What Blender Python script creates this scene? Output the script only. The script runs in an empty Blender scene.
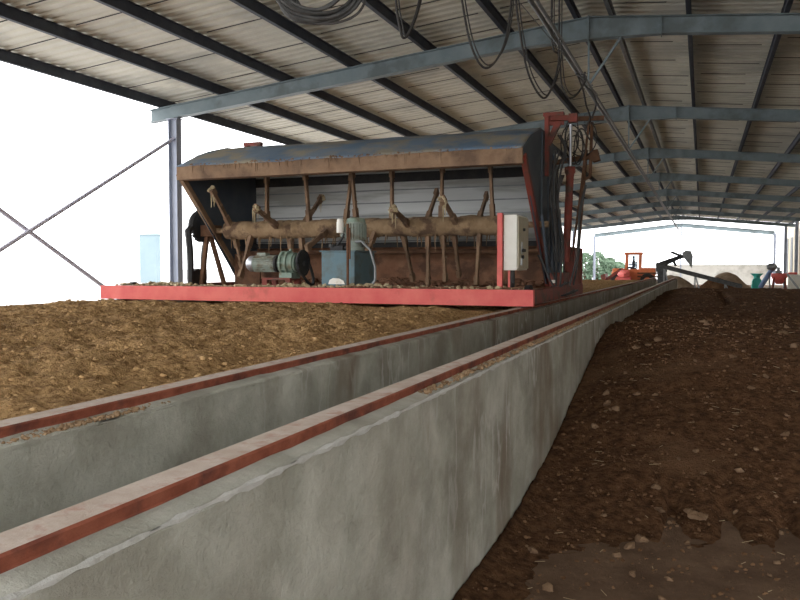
import bpy, bmesh, math, random
from mathutils import Vector, Matrix, noise
random.seed(7)
D = bpy.data; col = bpy.context.scene.collection; scn = bpy.context.scene
PI = math.pi
# ---------------------------------------------------------------- camera
TH = math.radians(21.2); PH = math.radians(2.43); F = 778.0
CAM = Vector((0, 0, 1.5))
_f = Vector((-math.sin(TH)*math.cos(PH), math.cos(TH)*math.cos(PH), -math.sin(PH)))
_r = Vector((math.cos(TH), math.sin(TH), 0)); _u = _r.cross(_f)
def P(px, py, Y):
    d = _f*F + _r*(px-400) + _u*(300-py)
    return CAM + d*(Y/d.y)
cd = D.cameras.new('camera'); cam = D.objects.new('camera', cd); col.objects.link(cam)
cam.location = CAM; cam.rotation_euler = (PI/2-PH, 0, TH)
cd.sensor_width = 36; cd.lens = 36*F/800; cd.clip_end = 600; cd.clip_start = .05
scn.camera = cam
# ---------------------------------------------------------------- materials
def mat(name, c1, c2=None, scale=4, rough=.8, metal=0, bump=0, bscale=None, spec=.3, detail=6, c3=None, s3=1.0, t3=(.5, .62), stretch=None, trans=0):
    m = D.materials.new(name); m.use_nodes = True; nt = m.node_tree; N = nt.nodes; L = nt.links
    b = N['Principled BSDF']; b.inputs['Roughness'].default_value = rough; b.inputs['Metallic'].default_value = metal
    b.inputs['Specular IOR Level'].default_value = spec
    b.inputs['Base Color'].default_value = (*c1, 1)
    geo = N.new('ShaderNodeNewGeometry'); src = geo.outputs['Position']
    if stretch:
        mp = N.new('ShaderNodeMapping'); mp.inputs['Scale'].default_value = stretch; L.new(src, mp.inputs[0]); src = mp.outputs[0]
    out = None
    if c2:
        n = N.new('ShaderNodeTexNoise'); n.inputs['Scale'].default_value = scale; n.inputs['Detail'].default_value = detail
        n.inputs['Roughness'].default_value = .65
        L.new(src, n.inputs['Vector'])
        r = N.new('ShaderNodeValToRGB'); r.color_ramp.elements[0].position = .36; r.color_ramp.elements[1].position = .64
        r.color_ramp.elements[0].color = (*c1, 1); r.color_ramp.elements[1].color = (*c2, 1)
        L.new(n.outputs['Fac'], r.inputs[0]); out = r.outputs[0]
    if c3:
        n3 = N.new('ShaderNodeTexNoise'); n3.inputs['Scale'].default_value = s3; n3.inputs['Detail'].default_value = 8
        n3.inputs['Roughness'].default_value = .6
        L.new(src, n3.inputs['Vector'])
        r3 = N.new('ShaderNodeValToRGB'); r3.color_ramp.elements[0].position = t3[0]; r3.color_ramp.elements[1].position = t3[1]
        r3.color_ramp.elements[0].color = (0, 0, 0, 1); r3.color_ramp.elements[1].color = (1, 1, 1, 1)
        L.new(n3.outputs['Fac'], r3.inputs[0])
        mx = N.new('ShaderNodeMixRGB'); L.new(r3.outputs[0], mx.inputs[0]); L.new(out, mx.inputs[1]); mx.inputs[2].default_value = (*c3, 1)
        out = mx.outputs[0]
    if out: L.new(out, b.inputs['Base Color'])
    if bump:
        nb = N.new('ShaderNodeTexNoise'); nb.inputs['Scale'].default_value = bscale or scale*4; nb.inputs['Detail'].default_value = 8
        nb.inputs['Roughness'].default_value = .7
        L.new(geo.outputs['Position'], nb.inputs['Vector'])
        bn = N.new('ShaderNodeBump'); bn.inputs['Strength'].default_value = min(1, bump); bn.inputs['Distance'].default_value = .02*max(1, bump)
        L.new(nb.outputs['Fac'], bn.inputs['Height']); L.new(bn.outputs[0], b.inputs['Normal'])
    if trans:
        b.inputs['Transmission Weight'].default_value = trans
    return m
M = {}
M['roof'] = mat('roof_sheet', (.63,.615,.52), (.72,.70,.60), 1.2, .55, 0, c3=(.50,.495,.43), s3=.5)
M['seam'] = mat('dark_seam', (.05,.048,.045), rough=.9)
M['rafter'] = mat('rafter_paint', (.17,.22,.235), (.22,.27,.285), 3, .55, spec=.4, c3=(.13,.16,.165), s3=1.3)
M['purlin'] = mat('purlin_paint', (.045,.052,.07), (.07,.08,.10), 4, .6)
M['column'] = mat('column_paint', (.30,.33,.40), (.38,.41,.48), 2, .5)
M['rod'] = mat('rod_paint', (.5,.49,.58), (.55,.54,.62), 3, .6)
M['galv'] = mat('galvanised_pipe', (.20,.21,.21), (.28,.29,.29), 6, .5, .4)
M['rail'] = mat('rust_rail', (.20,.055,.030), (.30,.095,.055), 14, .85, 0, .35, 60, c3=(.12,.04,.03), s3=5)
M['railtop'] = mat('rail_dust', (.40,.32,.26), (.50,.42,.36), 9, .9, 0, .3, 70, c3=(.36,.22,.17), s3=16, t3=(.54,.7))
M['lip'] = mat('pale_mortar', (.50,.50,.47), (.60,.60,.57), 12, .95, 0, .6, 50)
M['red'] = mat('red_paint', (.62,.10,.09), (.70,.16,.13), 3, .5, 0, .1, 30, c3=(.40,.09,.06), s3=2.2, t3=(.55,.7))
M['redold'] = mat('old_red_paint', (.24,.045,.03), (.17,.05,.035), 5, .65, 0, .2, 40, c3=(.09,.05,.035), s3=4)
M['brown'] = mat('caked_steel', (.21,.13,.08), (.30,.20,.125), 5, .95, 0, .5, 45, c3=(.14,.09,.06), s3=2.5)
M['browndark'] = mat('dark_caked_steel', (.10,.05,.03), (.17,.09,.05), 6, .95, 0, .5, 45)
M['drum'] = mat('compost_caked_drum', (.25,.165,.09), (.35,.24,.14), 8, 1, 0, 1, 60, c3=(.13,.08,.05), s3=5)
M['tip'] = mat('straw_tip', (.42,.33,.19), (.52,.43,.28), 12, 1, 0, 1, 60)
M['tarp'] = mat('blue_tarp', (.10,.16,.24), (.17,.22,.28), 1.5, .6, 0, .25, 12, c3=(.28,.25,.19), s3=1.6, t3=(.46,.6))
M['tarpdark'] = mat('dark_blue_sheet', (.05,.065,.085), (.08,.095,.11), 2, .6, 0, .2, 14)
M['panel'] = mat('grey_panel', (.50,.51,.49), (.60,.61,.59), 2, .5, c3=(.33,.33,.30), s3=1.6, stretch=(.25, 1, 2.4))
M['black'] = mat('black_steel', (.02,.02,.022), (.04,.038,.035), 6, .6)
M['cable'] = mat('cable_rubber', (.03,.03,.03), (.06,.055,.05), 5, .6)
M['cablegrey'] = mat('grey_cable', (.05,.05,.05), (.09,.09,.085), 9, .6)
M['tank'] = mat('tank_blue', (.10,.175,.205), (.13,.21,.24), 3, .5, c3=(.10,.13,.13), s3=3)
M['motor'] = mat('motor_green', (.22,.26,.22), (.30,.34,.29), 6, .5, c3=(.16,.14,.10), s3=6)
M['gear'] = mat('gear_green', (.18,.25,.20), (.25,.32,.26), 6, .5, c3=(.15,.14,.09), s3=7)
M['white'] = mat('cream_white', (.72,.70,.62), (.80,.78,.71), 4, .5, c3=(.55,.48,.36), s3=6, t3=(.6,.75))
M['cream'] = mat('cabinet_side', (.42,.37,.27), (.50,.45,.34), 5, .6)
M['steelgrey'] = mat('bright_steel', (.35,.36,.38), (.45,.46,.48), 5, .35, .7)
M['orange'] = mat('orange_paint', (.72,.20,.07), (.62,.16,.06), 3, .5)
M['glass'] = mat('cab_glass', (.6,.7,.75), rough=.05, trans=.9)
M['tyre'] = mat('tyre', (.04,.038,.036), (.07,.06,.05), 5, .9)
M['teal'] = mat('teal_paint', (.05,.42,.34), (.08,.50,.40), 3, .5)
M['blue'] = mat('blue_paint', (.16,.24,.42), (.20,.30,.50), 3, .5)
M['leaf'] = mat('leaf', (.10,.16,.10), (.20,.28,.19), 3, .8)
M['wallfar'] = mat('far_wall_concrete', (.48,.46,.41), (.56,.54,.49), 1.2, .9, c3=(.30,.28,.24), s3=.5)  # concrete lightened, distance haze put into its colour
M['beige'] = mat('beige_render', (.55,.49,.38), (.62,.56,.45), 1, .9)
M['dark'] = mat('dark_opening', (.04,.045,.05), rough=.5)
M['paleblue'] = mat('pale_blue_block', (.20,.265,.29), (.23,.295,.32), .4, .8)
M['ground'] = mat('pale_ground', (.55,.53,.52), (.66,.64,.63), .15, .95)
M['floor'] = mat('earth_floor', (.085,.048,.026), (.16,.10,.06), 3, .95, 0, .6, 30)
M['comp_l'] = mat('straw_compost', (.22,.12,.05), (.58,.37,.17), 30, 1, 0, 1.6, 45, spec=.1, c3=(.17,.09,.04), s3=1.6, t3=(.56,.72))
M['comp_r'] = mat('dark_compost', (.048,.023,.011), (.145,.074,.036), 18, 1, 0, 1.4, 45, spec=.1, c3=(.17,.095,.05), s3=.9, t3=(.56,.72))
M['clod_l'] = mat('straw_clod', (.30,.18,.08), (.50,.33,.16), 20, 1, spec=.1)
M['crumb'] = mat('brown_crumb', (.17,.105,.06), (.34,.235,.14), 20, 1, spec=.1)
M['boardred'] = mat('red_brown_board', (.22,.105,.06), (.30,.16,.095), 4, 1, 0, .6, 40, c3=(.13,.07,.045), s3=3)
M['clod_r'] = mat('brown_clod', (.10,.052,.026), (.20,.115,.062), 8, 1, 0, .5, 60, spec=.1)
M['stone'] = mat('pale_stone', (.15,.092,.053), (.24,.155,.095), 8, 1, 0, .5, 60, spec=.1)
M['mound'] = mat('far_mound', (.20,.14,.09), (.30,.22,.15), 3, 1, 0, .5)
M['cloth'] = mat('work_cloth', (.05,.06,.09), rough=.9)
M['skin'] = mat('skin', (.35,.2,.13), rough=.6)
def concrete():
    m = mat('cast_concrete', (.36,.36,.305), (.53,.53,.465), 3.6, .9, 0, .6, 26, c3=(.27,.26,.215), s3=1.7, t3=(.5,.66))
    nt = m.node_tree; N = nt.nodes; L = nt.links; b = N['Principled BSDF']
    old = b.inputs['Base Color'].links[0].from_socket
    geo = N.new('ShaderNodeNewGeometry')
    # vertical run stains
    mp = N.new('ShaderNodeMapping'); mp.inputs['Scale'].default_value = (1, 1.5, .55); L.new(geo.outputs['Position'], mp.inputs[0])
    n = N.new('ShaderNodeTexNoise'); n.inputs['Scale'].default_value = 1.6; n.inputs['Detail'].default_value = 7; L.new(mp.outputs[0], n.inputs['Vector'])
    r = N.new('ShaderNodeValToRGB'); r.color_ramp.elements[0].position = .50; r.color_ramp.elements[1].position = .72
    r.color_ramp.elements[0].color = (0,0,0,1); r.color_ramp.elements[1].color = (.95,.95,.95,1); L.new(n.outputs['Fac'], r.inputs[0])
    mx = N.new('ShaderNodeMixRGB'); L.new(r.outputs[0], mx.inputs[0]); L.new(old, mx.inputs[1]); mx.inputs[2].default_value = (.20,.155,.11,1)
    # white efflorescence veins
    n2 = N.new('ShaderNodeTexNoise'); n2.inputs['Scale'].default_value = 2.3; n2.inputs['Detail'].default_value = 5
    mp2 = N.new('ShaderNodeMapping'); mp2.inputs['Scale'].default_value = (1, 2.0, .6); mp2.inputs['Location'].default_value = (3,5,1)
    L.new(geo.outputs['Position'], mp2.inputs[0]); L.new(mp2.outputs[0], n2.inputs['Vector'])
    r2 = N.new('ShaderNodeValToRGB'); e = r2.color_ramp.elements; e[0].position = .47; e[0].color = (0,0,0,1); e[1].position = .5; e[1].color = (.8,.8,.8,1)
    e3 = e.new(.53); e3.color = (0,0,0,1); L.new(n2.outputs['Fac'], r2.inputs[0])
    n4 = N.new('ShaderNodeTexNoise'); n4.inputs['Scale'].default_value = .8; L.new(geo.outputs['Position'], n4.inputs['Vector'])
    r4 = N.new('ShaderNodeValToRGB'); r4.color_ramp.elements[0].position = .5; r4.color_ramp.elements[1].position = .6; L.new(n4.outputs['Fac'], r4.inputs[0])
    mm = N.new('ShaderNodeMath'); mm.operation = 'MULTIPLY'; L.new(r2.outputs[0], mm.inputs[0]); L.new(r4.outputs[0], mm.inputs[1])
    sp = N.new('ShaderNodeSeparateXYZ'); L.new(geo.outputs['Position'], sp.inputs[0])
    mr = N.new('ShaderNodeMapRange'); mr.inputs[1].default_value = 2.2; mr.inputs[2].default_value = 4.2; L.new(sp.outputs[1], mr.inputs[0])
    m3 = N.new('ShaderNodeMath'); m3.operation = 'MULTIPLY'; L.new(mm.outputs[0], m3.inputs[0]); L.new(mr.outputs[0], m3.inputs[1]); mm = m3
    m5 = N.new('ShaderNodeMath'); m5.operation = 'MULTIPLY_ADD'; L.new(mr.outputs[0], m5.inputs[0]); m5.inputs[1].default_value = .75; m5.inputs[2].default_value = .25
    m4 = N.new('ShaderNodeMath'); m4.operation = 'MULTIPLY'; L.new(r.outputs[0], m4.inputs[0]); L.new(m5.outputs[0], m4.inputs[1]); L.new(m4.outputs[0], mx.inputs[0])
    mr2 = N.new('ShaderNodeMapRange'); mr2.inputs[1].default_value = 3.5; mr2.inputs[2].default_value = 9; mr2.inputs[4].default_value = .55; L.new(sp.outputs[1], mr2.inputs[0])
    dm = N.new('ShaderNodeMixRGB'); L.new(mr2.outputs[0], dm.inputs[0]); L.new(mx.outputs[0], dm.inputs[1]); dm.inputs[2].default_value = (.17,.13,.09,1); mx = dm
    mx2 = N.new('ShaderNodeMixRGB'); L.new(mm.outputs[0], mx2.inputs[0]); L.new(mx.outputs[0], mx2.inputs[1]); mx2.inputs[2].default_value = (.55,.54,.50,1)
    L.new(mx2.outputs[0], b.inputs['Base Color'])
    return m
M['concrete'] = concrete()
# ---------------------------------------------------------------- mesh builder
class MB:
    def __init__(s): s.v = []; s.f = []; s.mi = []; s.cur = 0
    def add(s, vs, fs):
        o = len(s.v); s.v += [Vector(v) for v in vs]
        for f in fs: s.f.append([i+o for i in f]); s.mi.append(s.cur)
        return s
    def box(s, x0, x1, y0, y1, z0, z1, bev=0):
        if bev <= 0:
            vs = [(x,y,z) for x in (x0,x1) for y in (y0,y1) for z in (z0,z1)]
            return s.add(vs, [(0,1,3,2),(4,6,7,5),(0,4,5,1),(2,3,7,6),(0,2,6,4),(1,5,7,3)])
        bm = bmesh.new(); bmesh.ops.create_cube(bm, size=1)
        for v in bm.verts: v.co = Vector(((x0+x1)/2+v.co.x*(x1-x0), (y0+y1)/2+v.co.y*(y1-y0), (z0+z1)/2+v.co.z*(z1-z0)))
        bmesh.ops.bevel(bm, geom=bm.edges[:], offset=bev, segments=2, affect='EDGES', profile=.6)
        return s.bm(bm)
    def bm(s, bm):
        bm.verts.index_update()
        s.add([v.co.copy() for v in bm.verts], [[v.index for v in f.verts] for f in bm.faces]); bm.free(); return s
    def bar(s, a, b, w, h, up=(0,0,1), tw=None, th=None):
        a = Vector(a); b = Vector(b); d = (b-a).normalized(); up = Vector(up)
        if abs(d.dot(up)) > .98: up = Vector((1,0,0))
        x = d.cross(up).normalized(); y = x.cross(d)
        tw = w if tw is None else tw; th = h if th is None else th
        vs = [a+x*sx*w/2+y*sy*h/2 for sx,sy in ((-1,-1),(1,-1),(1,1),(-1,1))] + [b+x*sx*tw/2+y*sy*th/2 for sx,sy in ((-1,-1),(1,-1),(1,1),(-1,1))]
        return s.add(vs, [(3,2,1,0),(4,5,6,7),(0,1,5,4),(1,2,6,5),(2,3,7,6),(3,0,4,7)])
    def tube(s, pts, r, n=8, caps=True):
        pts = [Vector(p) for p in pts]; R = r if isinstance(r, (list,tuple)) else [r]*len(pts)
        rings = []; pu = None
        for i,p in enumerate(pts):
            d = (pts[min(i+1,len(pts)-1)]-pts[max(i-1,0)])
            d = d.normalized() if d.length > 1e-9 else Vector((0,0,1))
            if pu is None:
                u = Vector((0,0,1)) if abs(d.z) < .9 else Vector((1,0,0))
            else: u = pu
            x = d.cross(u)
            if x.length < 1e-6: x = d.cross(Vector((0,1,0)))
            x.normalize(); y = x.cross(d).normalized(); pu = y
            rings.append([p+(x*math.cos(2*PI*k/n)+y*math.sin(2*PI*k/n))*R[i] for k in range(n)])
        fs = []
        for i in range(len(pts)-1):
            for k in range(n): fs.append((i*n+k, i*n+(k+1)%n, (i+1)*n+(k+1)%n, (i+1)*n+k))
        if caps: fs += [tuple(range(n))[::-1], tuple((len(pts)-1)*n+k for k in range(n))]
        return s.add([v for rg in rings for v in rg], fs)
    def prism(s, poly, x0, x1, axis='x'):
        # polygon of (y,z) extruded along x ; or (x,z) along y ; or (x,y) along z
        def m(p, t): return {'x': (t,p[0],p[1]), 'y': (p[0],t,p[1]), 'z': (p[0],p[1],t)}[axis]
        n = len(poly); vs = [m(p,x0) for p in poly]+[m(p,x1) for p in poly]
        fs = [tuple(range(n))[::-1], tuple(range(n,2*n))]+[(k,(k+1)%n,n+(k+1)%n,n+k) for k in range(n)]
        return s.add(vs, fs)
    def rock(s, c, r, sub=1, sq=.7, amp=.3):
        bm = bmesh.new(); bmesh.ops.create_icosphere(bm, subdivisions=sub, radius=r)
        o = Vector((random.random()*50, random.random()*50, 0))
        ax = random.random()*6.28; el = 1+random.random()*.5
        rot = Matrix.Rotation(ax, 3, 'Z') @ Matrix.Rotation(random.random(), 3, 'X')
        for v in bm.verts:
            k = 1+amp*noise.noise(v.co/r*1.3+o)*2
            p = Vector((v.co.x*el, v.co.y/el**.5, v.co.z*sq))*k
            v.co = rot @ p + Vector(c)
        return s.bm(bm)
    def build(s, name, m, parent=None, loc=None, smooth=False, ref=None):
        me = D.meshes.new(name)
        if parent is not None: off = wloc(parent)
        else:
            if loc is None:
                xs = [v.x for v in s.v]; ys = [v.y for v in s.v]; zs = [v.z for v in s.v]
                loc = Vector(((min(xs)+max(xs))/2, (min(ys)+max(ys))/2, min(zs)))
            off = Vector(loc)
        me.from_pydata([v-off for v in s.v], [], s.f)
        bm = bmesh.new(); bm.from_mesh(me); bmesh.ops.recalc_face_normals(bm, faces=bm.faces[:]); bm.to_mesh(me); bm.free()
        ms = m if isinstance(m, (list,tuple)) else [m]
        for q in ms: me.materials.append(M[q])
        if len(ms) > 1:
            for i,p in enumerate(me.polygons): p.material_index = s.mi[i]
        if smooth:
            for p in me.polygons: p.use_smooth = True
            try: me.set_sharp_from_angle(angle=math.radians(40))
            except Exception: pass
        me.update()
        o = D.objects.new(name, me); col.objects.link(o)
        if parent is not None: o.parent = parent
        else: o.location = off
        return o
def wloc(o):
    l = Vector((0,0,0))
    while o is not None: l = l + Vector(o.location); o = o.parent
    return l
def tag(o, label=None, cat=None, group=None, kind=None):
    if label: o['label'] = label
    if cat: o['category'] = cat
    if group: o['group'] = group
    if kind: o['kind'] = kind
    return o
def empty(name, loc, label, cat, group=None):
    o = D.objects.new(name, None); col.objects.link(o); o.location = loc; o.empty_display_size = .2
    return tag(o, label, cat, group)
def fbm(x, y, z=0, o=4, lac=2.1, g=.5):
    t = 0; a = 1; q = Vector((x,y,z))
    for _ in range(o): t += a*noise.noise(q); q = q*lac; a *= g
    return t
# ---------------------------------------------------------------- setting
b = MB(); b.box(-260, 260, -60, 420, -.5, -.02); tag(b.build('ground', 'ground'), kind='structure')
b = MB(); b.box(-10.4, 6.9, -6, 72, -.02, .0); tag(b.build('floor', 'floor'), kind='structure')
RX = -1.75; RZ = 5.5; SL = .1
def rz(x): return RZ-SL*abs(x-RX)
YF = [12.9+7.35*k for k in range(-1, 8)]
YA, YB = -3.0, 67.5
# roof sheet: trapezoid ribs running down the slope
def roof():
    b = MB(); T = .21
    for side in (-1, 1):
        xe = -10.55 if side < 0 else 6.5
        pitch = .225; n = int((YB-YA)/pitch); pr = [(0,0),(.10,0),(.125,.03),(.20,.03)]
        ys = []
        for i in range(n):
            for (dy,dz) in pr: ys.append((YA+i*pitch+dy, dz))
        b.cur = 0; vs = []; fs = []
        for (y,dz) in ys:
            for x in (RX, xe): vs.append((x, y, rz(x)+.19+dz))
            for x in (RX, xe): vs.append((x, y, rz(x)+.192+dz+.01))
        for i in range(len(ys)-1):
            a = i*4; c = a+4
            fs += [(a,a+1,c+1,c), (a+2,c+2,c+3,a+3)]
        b.add(vs, fs)
        b.cur = 1
        px = [(-10.5,-8.75),(-8.65,-7.4),(-7.3,-6),(-5.9,-4.55),(-4.45,-3.15),(-3.05,-1.95)] if side < 0 else [(-1.3,-.3),(-.2,1.05),(1.15,2.45),(2.55,3.85),(3.95,5.25),(5.35,6.3)]
        for j,(x0,x1) in enumerate(px):
            y = YA+.3*(j%3)
            while y < YB-.5:
                y += (.9 if random.random() < .55 else 1.35)
                if y > YB-.2: break
                yy = round((y-YA)/pitch)*pitch+YA+.05
                xa = x0+random.random()*.15; xb = x1-random.random()*.3
                b.bar((xa,yy,rz(xa)+.187), (xb,yy,rz(xb)+.187), .016, .012)
    return b.build('ceiling', ['roof','seam'])
tag(roof(), kind='structure')
b = MB()
b.prism([(RX-.35, rz(RX-.35)+.24),(RX,RZ+.26),(RX+.35,rz(RX+.35)+.24),(RX+.35,rz(RX+.35)+.25),(RX,RZ+.275),(RX-.35,rz(RX-.35)+.25)], YA, YB, 'y')
tag(b.build('trim_1', 'roof'), kind='structure')
# wall of the neighbouring building on the right
b = MB(); b.cur = 0
WX = 7.05
b.box(WX, WX+.3, -5, 80, -.02, 4.9, 0)
for y in [i*3.7+1 for i in range(21)]: b.box(WX-.06, WX, y-.2, y+.2, 0, 4.6)
b.box(WX-.05, WX+.35, -5, 80, 4.9, 5.02)
tag(b.build('wall_right', 'beige'), kind='structure')
k = 0
for y in [i*3.7+2.2 for i in range(15, 21)]:
    k += 1
    b = MB(); b.cur = 0; b.box(WX-.04, WX-.005, y-.1, y+1.5, .9, 4.0)
    b.cur = 1
    for q in range(5): b.box(WX-.055, WX-.038, y-.1+q*.375, y-.06+q*.375, .9, 4.0)
    tag(b.build('window_%d' % k, ['dark','steelgrey']), kind='structure')
# far boundary wall
b = MB(); b.box(P(664,280,74).x, P(770,280,74).x, 74, 74.25, -.02, 1.62); tag(b.build('wall_back', 'wallfar'), kind='structure')
b = MB(); b.box(P(664,280,74).x-.03, P(770,280,74).x+.05, 73.97, 74.28, 1.62, 1.7); tag(b.build('trim_2', 'wallfar'), kind='structure')

# ---------------------------------------------------------------- portal frames
ords = ['nearest, mostly outside the picture', 'first full', 'second full', 'third', 'fourth', 'fifth', 'sixth', 'seventh', 'eighth and last roofed']
XL, XR = -9.80, 5.75
def ibeam_poly(b, a, c, h0, h1, w=.16, tf=.014, tw=.01):
    # I beam between two top points, vertical depth tapering h0 -> h1
    a = Vector(a); c = Vector(c); dz = Vector((0,0,1)); sy = Vector((0,1,0))
    def slab(t0a, t1a, t0c, t1c, wy):
        vs = [a-dz*t0a-sy*wy/2, a-dz*t0a+sy*wy/2, a-dz*t1a+sy*wy/2, a-dz*t1a-sy*wy/2, c-dz*t0c-sy*wy/2, c-dz*t0c+sy*wy/2, c-dz*t1c+sy*wy/2, c-dz*t1c-sy*wy/2]
        b.add(vs, [(3,2,1,0),(4,5,6,7),(0,1,5,4),(1,2,6,5),(2,3,7,6),(3,0,4,7)])
    slab(0, tf, 0, tf, w); slab(h0-tf, h0, h1-tf, h1, w); slab(tf, h0-tf, tf, h1-tf, tw)
def column(b, x, y, z0, z1, w=.2, d=.16):
    b.box(x-w/2, x-w/2+.012, y-d/2, y+d/2, z0, z1); b.box(x+w/2-.012, x+w/2, y-d/2, y+d/2, z0, z1)
    b.box(x-w/2+.012, x+w/2-.012, y-.006, y+.006, z0, z1)
def frame(y, i, roofed=True):
    lab = ('%s steel portal frame spanning the shed, counted from the camera' % ords[i]) if roofed else 'pale free-standing gable frame beyond the last roofed frame, against white sky'
    t = empty('portal_frame', (RX, y, 0), lab, 'steel frame', 'portal frames of the shed')
    for s, xe, xc in ((-1, -10.36, XL), (1, 6.4, XR)):
        b = MB(); xm = RX+s*1.1
        ibeam_poly(b, (RX,y,RZ), (xm,y,rz(xm)), .36, .27); ibeam_poly(b, (xm,y,rz(xm)), (xe,y,rz(xe)), .27, .25)
        b.box(min(xm,xm+.012), max(xm,xm+.012), y-.08, y+.08, rz(xm)-.3, rz(xm)-.0)
        b.build('rafter', 'rafter', t)
        b = MB(); column(b, xc, y, 0, rz(xc)-.26); b.box(xc-.15, xc+.15, y-.12, y+.12, 0, .02); b.box(xc-.14, xc+.14, y-.1, y+.1, rz(xc)-.275, rz(xc)-.262)
        b.build('column', 'column', t)
    b = MB(); b.box(RX-.01, RX+.01, y-.1, y+.1, RZ-.40, RZ+.01)
    b.build('ridge_plate', 'rafter', t)
    if roofed:
        for s in (-1, 1):
            for dx in (.5, ):
                b = MB(); b.bar((RX+s*dx,y,rz(RX+s*dx)-.31), (RX,y,4.42), .035, .035); b.build('hanger', 'rafter', t)
        b = MB(); b.bar((RX,y,RZ-.35), (RX,y,4.42), .03, .03); b.build('hanger', 'rafter', t)
    return t
for i,y in enumerate(YF): frame(y, i)
# unroofed gable frame
ty = 74.9
t = empty('portal_frame', (RX, ty-2, 0), 'pale free-standing gable frame beyond the roofed frames, against white sky', 'steel frame', 'portal frames of the shed')
for s, xe in ((-1, -9.2), (1, 5.7)):
    b = MB(); ibeam_poly(b, (RX,ty-2,RZ-.15), (xe,ty-2,rz(xe)-.22), .34, .34, .22); b.build('rafter', 'rafter', t)
    b = MB(); column(b, xe, ty-2, 0, rz(xe)-.4); b.build('column', 'column', t)
b = MB(); column(b, RX, ty-2, 0, RZ-.4, .12, .1); b.build('column', 'column', t)
# ---------------------------------------------------------------- purlins
pxs = [-10.1,-8.7,-7.35,-5.95,-4.5,-3.1,-1.95,-1.4,-.25,1.1,2.5,3.9,5.3,6.2]
pn = ['purlin at the left eave, outermost on the left','second purlin in from the left eave','third purlin in from the left eave','fourth purlin in from the left eave','fifth purlin in from the left eave','sixth purlin in from the left eave','purlin just left of the ridge','purlin just right of the ridge','second purlin right of the ridge','third purlin right of the ridge','fourth purlin right of the ridge','fifth purlin right of the ridge','sixth purlin right of the ridge','purlin at the right eave']
for x,l in zip(pxs,pn):
    b = MB(); z = rz(x)+.004; h = .175 if abs(x-RX) > .5 else .13
    b.box(x-.004, x+.004, YA, YB, z, z+h); b.box(x-.035, x+.035, YA, YB, z, z+.006); b.box(x-.035, x+.035, YA, YB, z+h-.006, z+h)
    b.box(x+.031, x+.035, YA, YB, z, z+.03)
    tag(b.build('roof_purlin', 'galv' if x == -1.4 else 'purlin'), 'long dark steel ' + l + ', running the shed length', 'purlin', 'roof purlins')  # purlin just right of the ridge gets a paler colour to look lit
# hanging pipe under the ridge
b = MB(); b.tube([(RX-.035,YA,4.39),(RX-.035,YB,4.39)], .022, 8); b.tube([(RX+.035,YA,4.39),(RX+.035,YB,4.39)], .022, 8)
for y in YF: b.box(RX-.07, RX+.07, y-.03, y+.03, 4.41, 4.425)
tag(b.build('ridge_pipe', 'galv', smooth=True), 'long straight double conduit hung on struts below the roof ridge', 'pipe')
for k in range(len(YF)-1):
    b = MB(); b.tube([(RX-.5,YF[k],rz(RX-.5)-.29),(RX-.03,YF[k+1]-.05,4.44)], .013, 6)
    tag(b.build('stay_rod', 'galv'), 'thin sloping stay rod between two ridge hangers', 'rod', 'stay rods along the ridge')
# cross bracing on the left side
for (a, c, l) in (((XL-.02,12.9,4.05),(XL-.02,5.5,-.02),'thin steel bracing rod rising to the left column top'),((XL-.07,12.9,.05),(XL-.07,5.5,4.2),'thin steel bracing rod falling toward the left column foot')):
    b = MB(); b.tube([a, c], .036, 8); tag(b.build('brace_rod', 'rod'), l, 'rod', 'cross bracing at left')

# ---------------------------------------------------------------- trough walls and rails
WE = 36
def twall(name, xr, xl, label, y0=-3, lip=True):
    b = MB(); n = 260; cols = [(xl,0),(xl,.97),(xl+.015,.985),(xr-.09,.986),(xr-.064,1.001),(xr-.012,.99),(xr,.978),(xr,.72),(xr,.45),(xr,.2),(xr,0)]
    ys = [y0+(WE-y0)*(i/n)**1.4 for i in range(n+1)]; vs = []; fs = []; m = len(cols)
    for y in ys:
        for j,(x,z) in enumerate(cols):
            w = .010*fbm(y*1.3, z*2, xr, 3) if 5 <= j <= 9 else 0
            if j in (5,6): w += .008*noise.noise(Vector((y*9, xr, j*.3)))
            vs.append((x+w, y, z + (.006*noise.noise(Vector((y*7,x,3))) if 4<=j<=6 else 0)))
    for i in range(n):
        for j in range(m-1): fs.append((i*m+j, i*m+j+1, (i+1)*m+j+1, (i+1)*m+j))
        fs.append((i*m+m-1, i*m, (i+1)*m, (i+1)*m+m-1))
    fs += [tuple(range(m)), tuple(n*m+j for j in range(m))[::-1]]
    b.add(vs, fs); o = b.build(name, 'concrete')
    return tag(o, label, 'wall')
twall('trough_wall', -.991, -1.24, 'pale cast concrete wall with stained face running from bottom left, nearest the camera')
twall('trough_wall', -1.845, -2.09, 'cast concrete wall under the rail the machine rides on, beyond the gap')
twall('trough_wall', -7.75, -8.05, 'concrete wall at the far left side of the filled trough')
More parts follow.
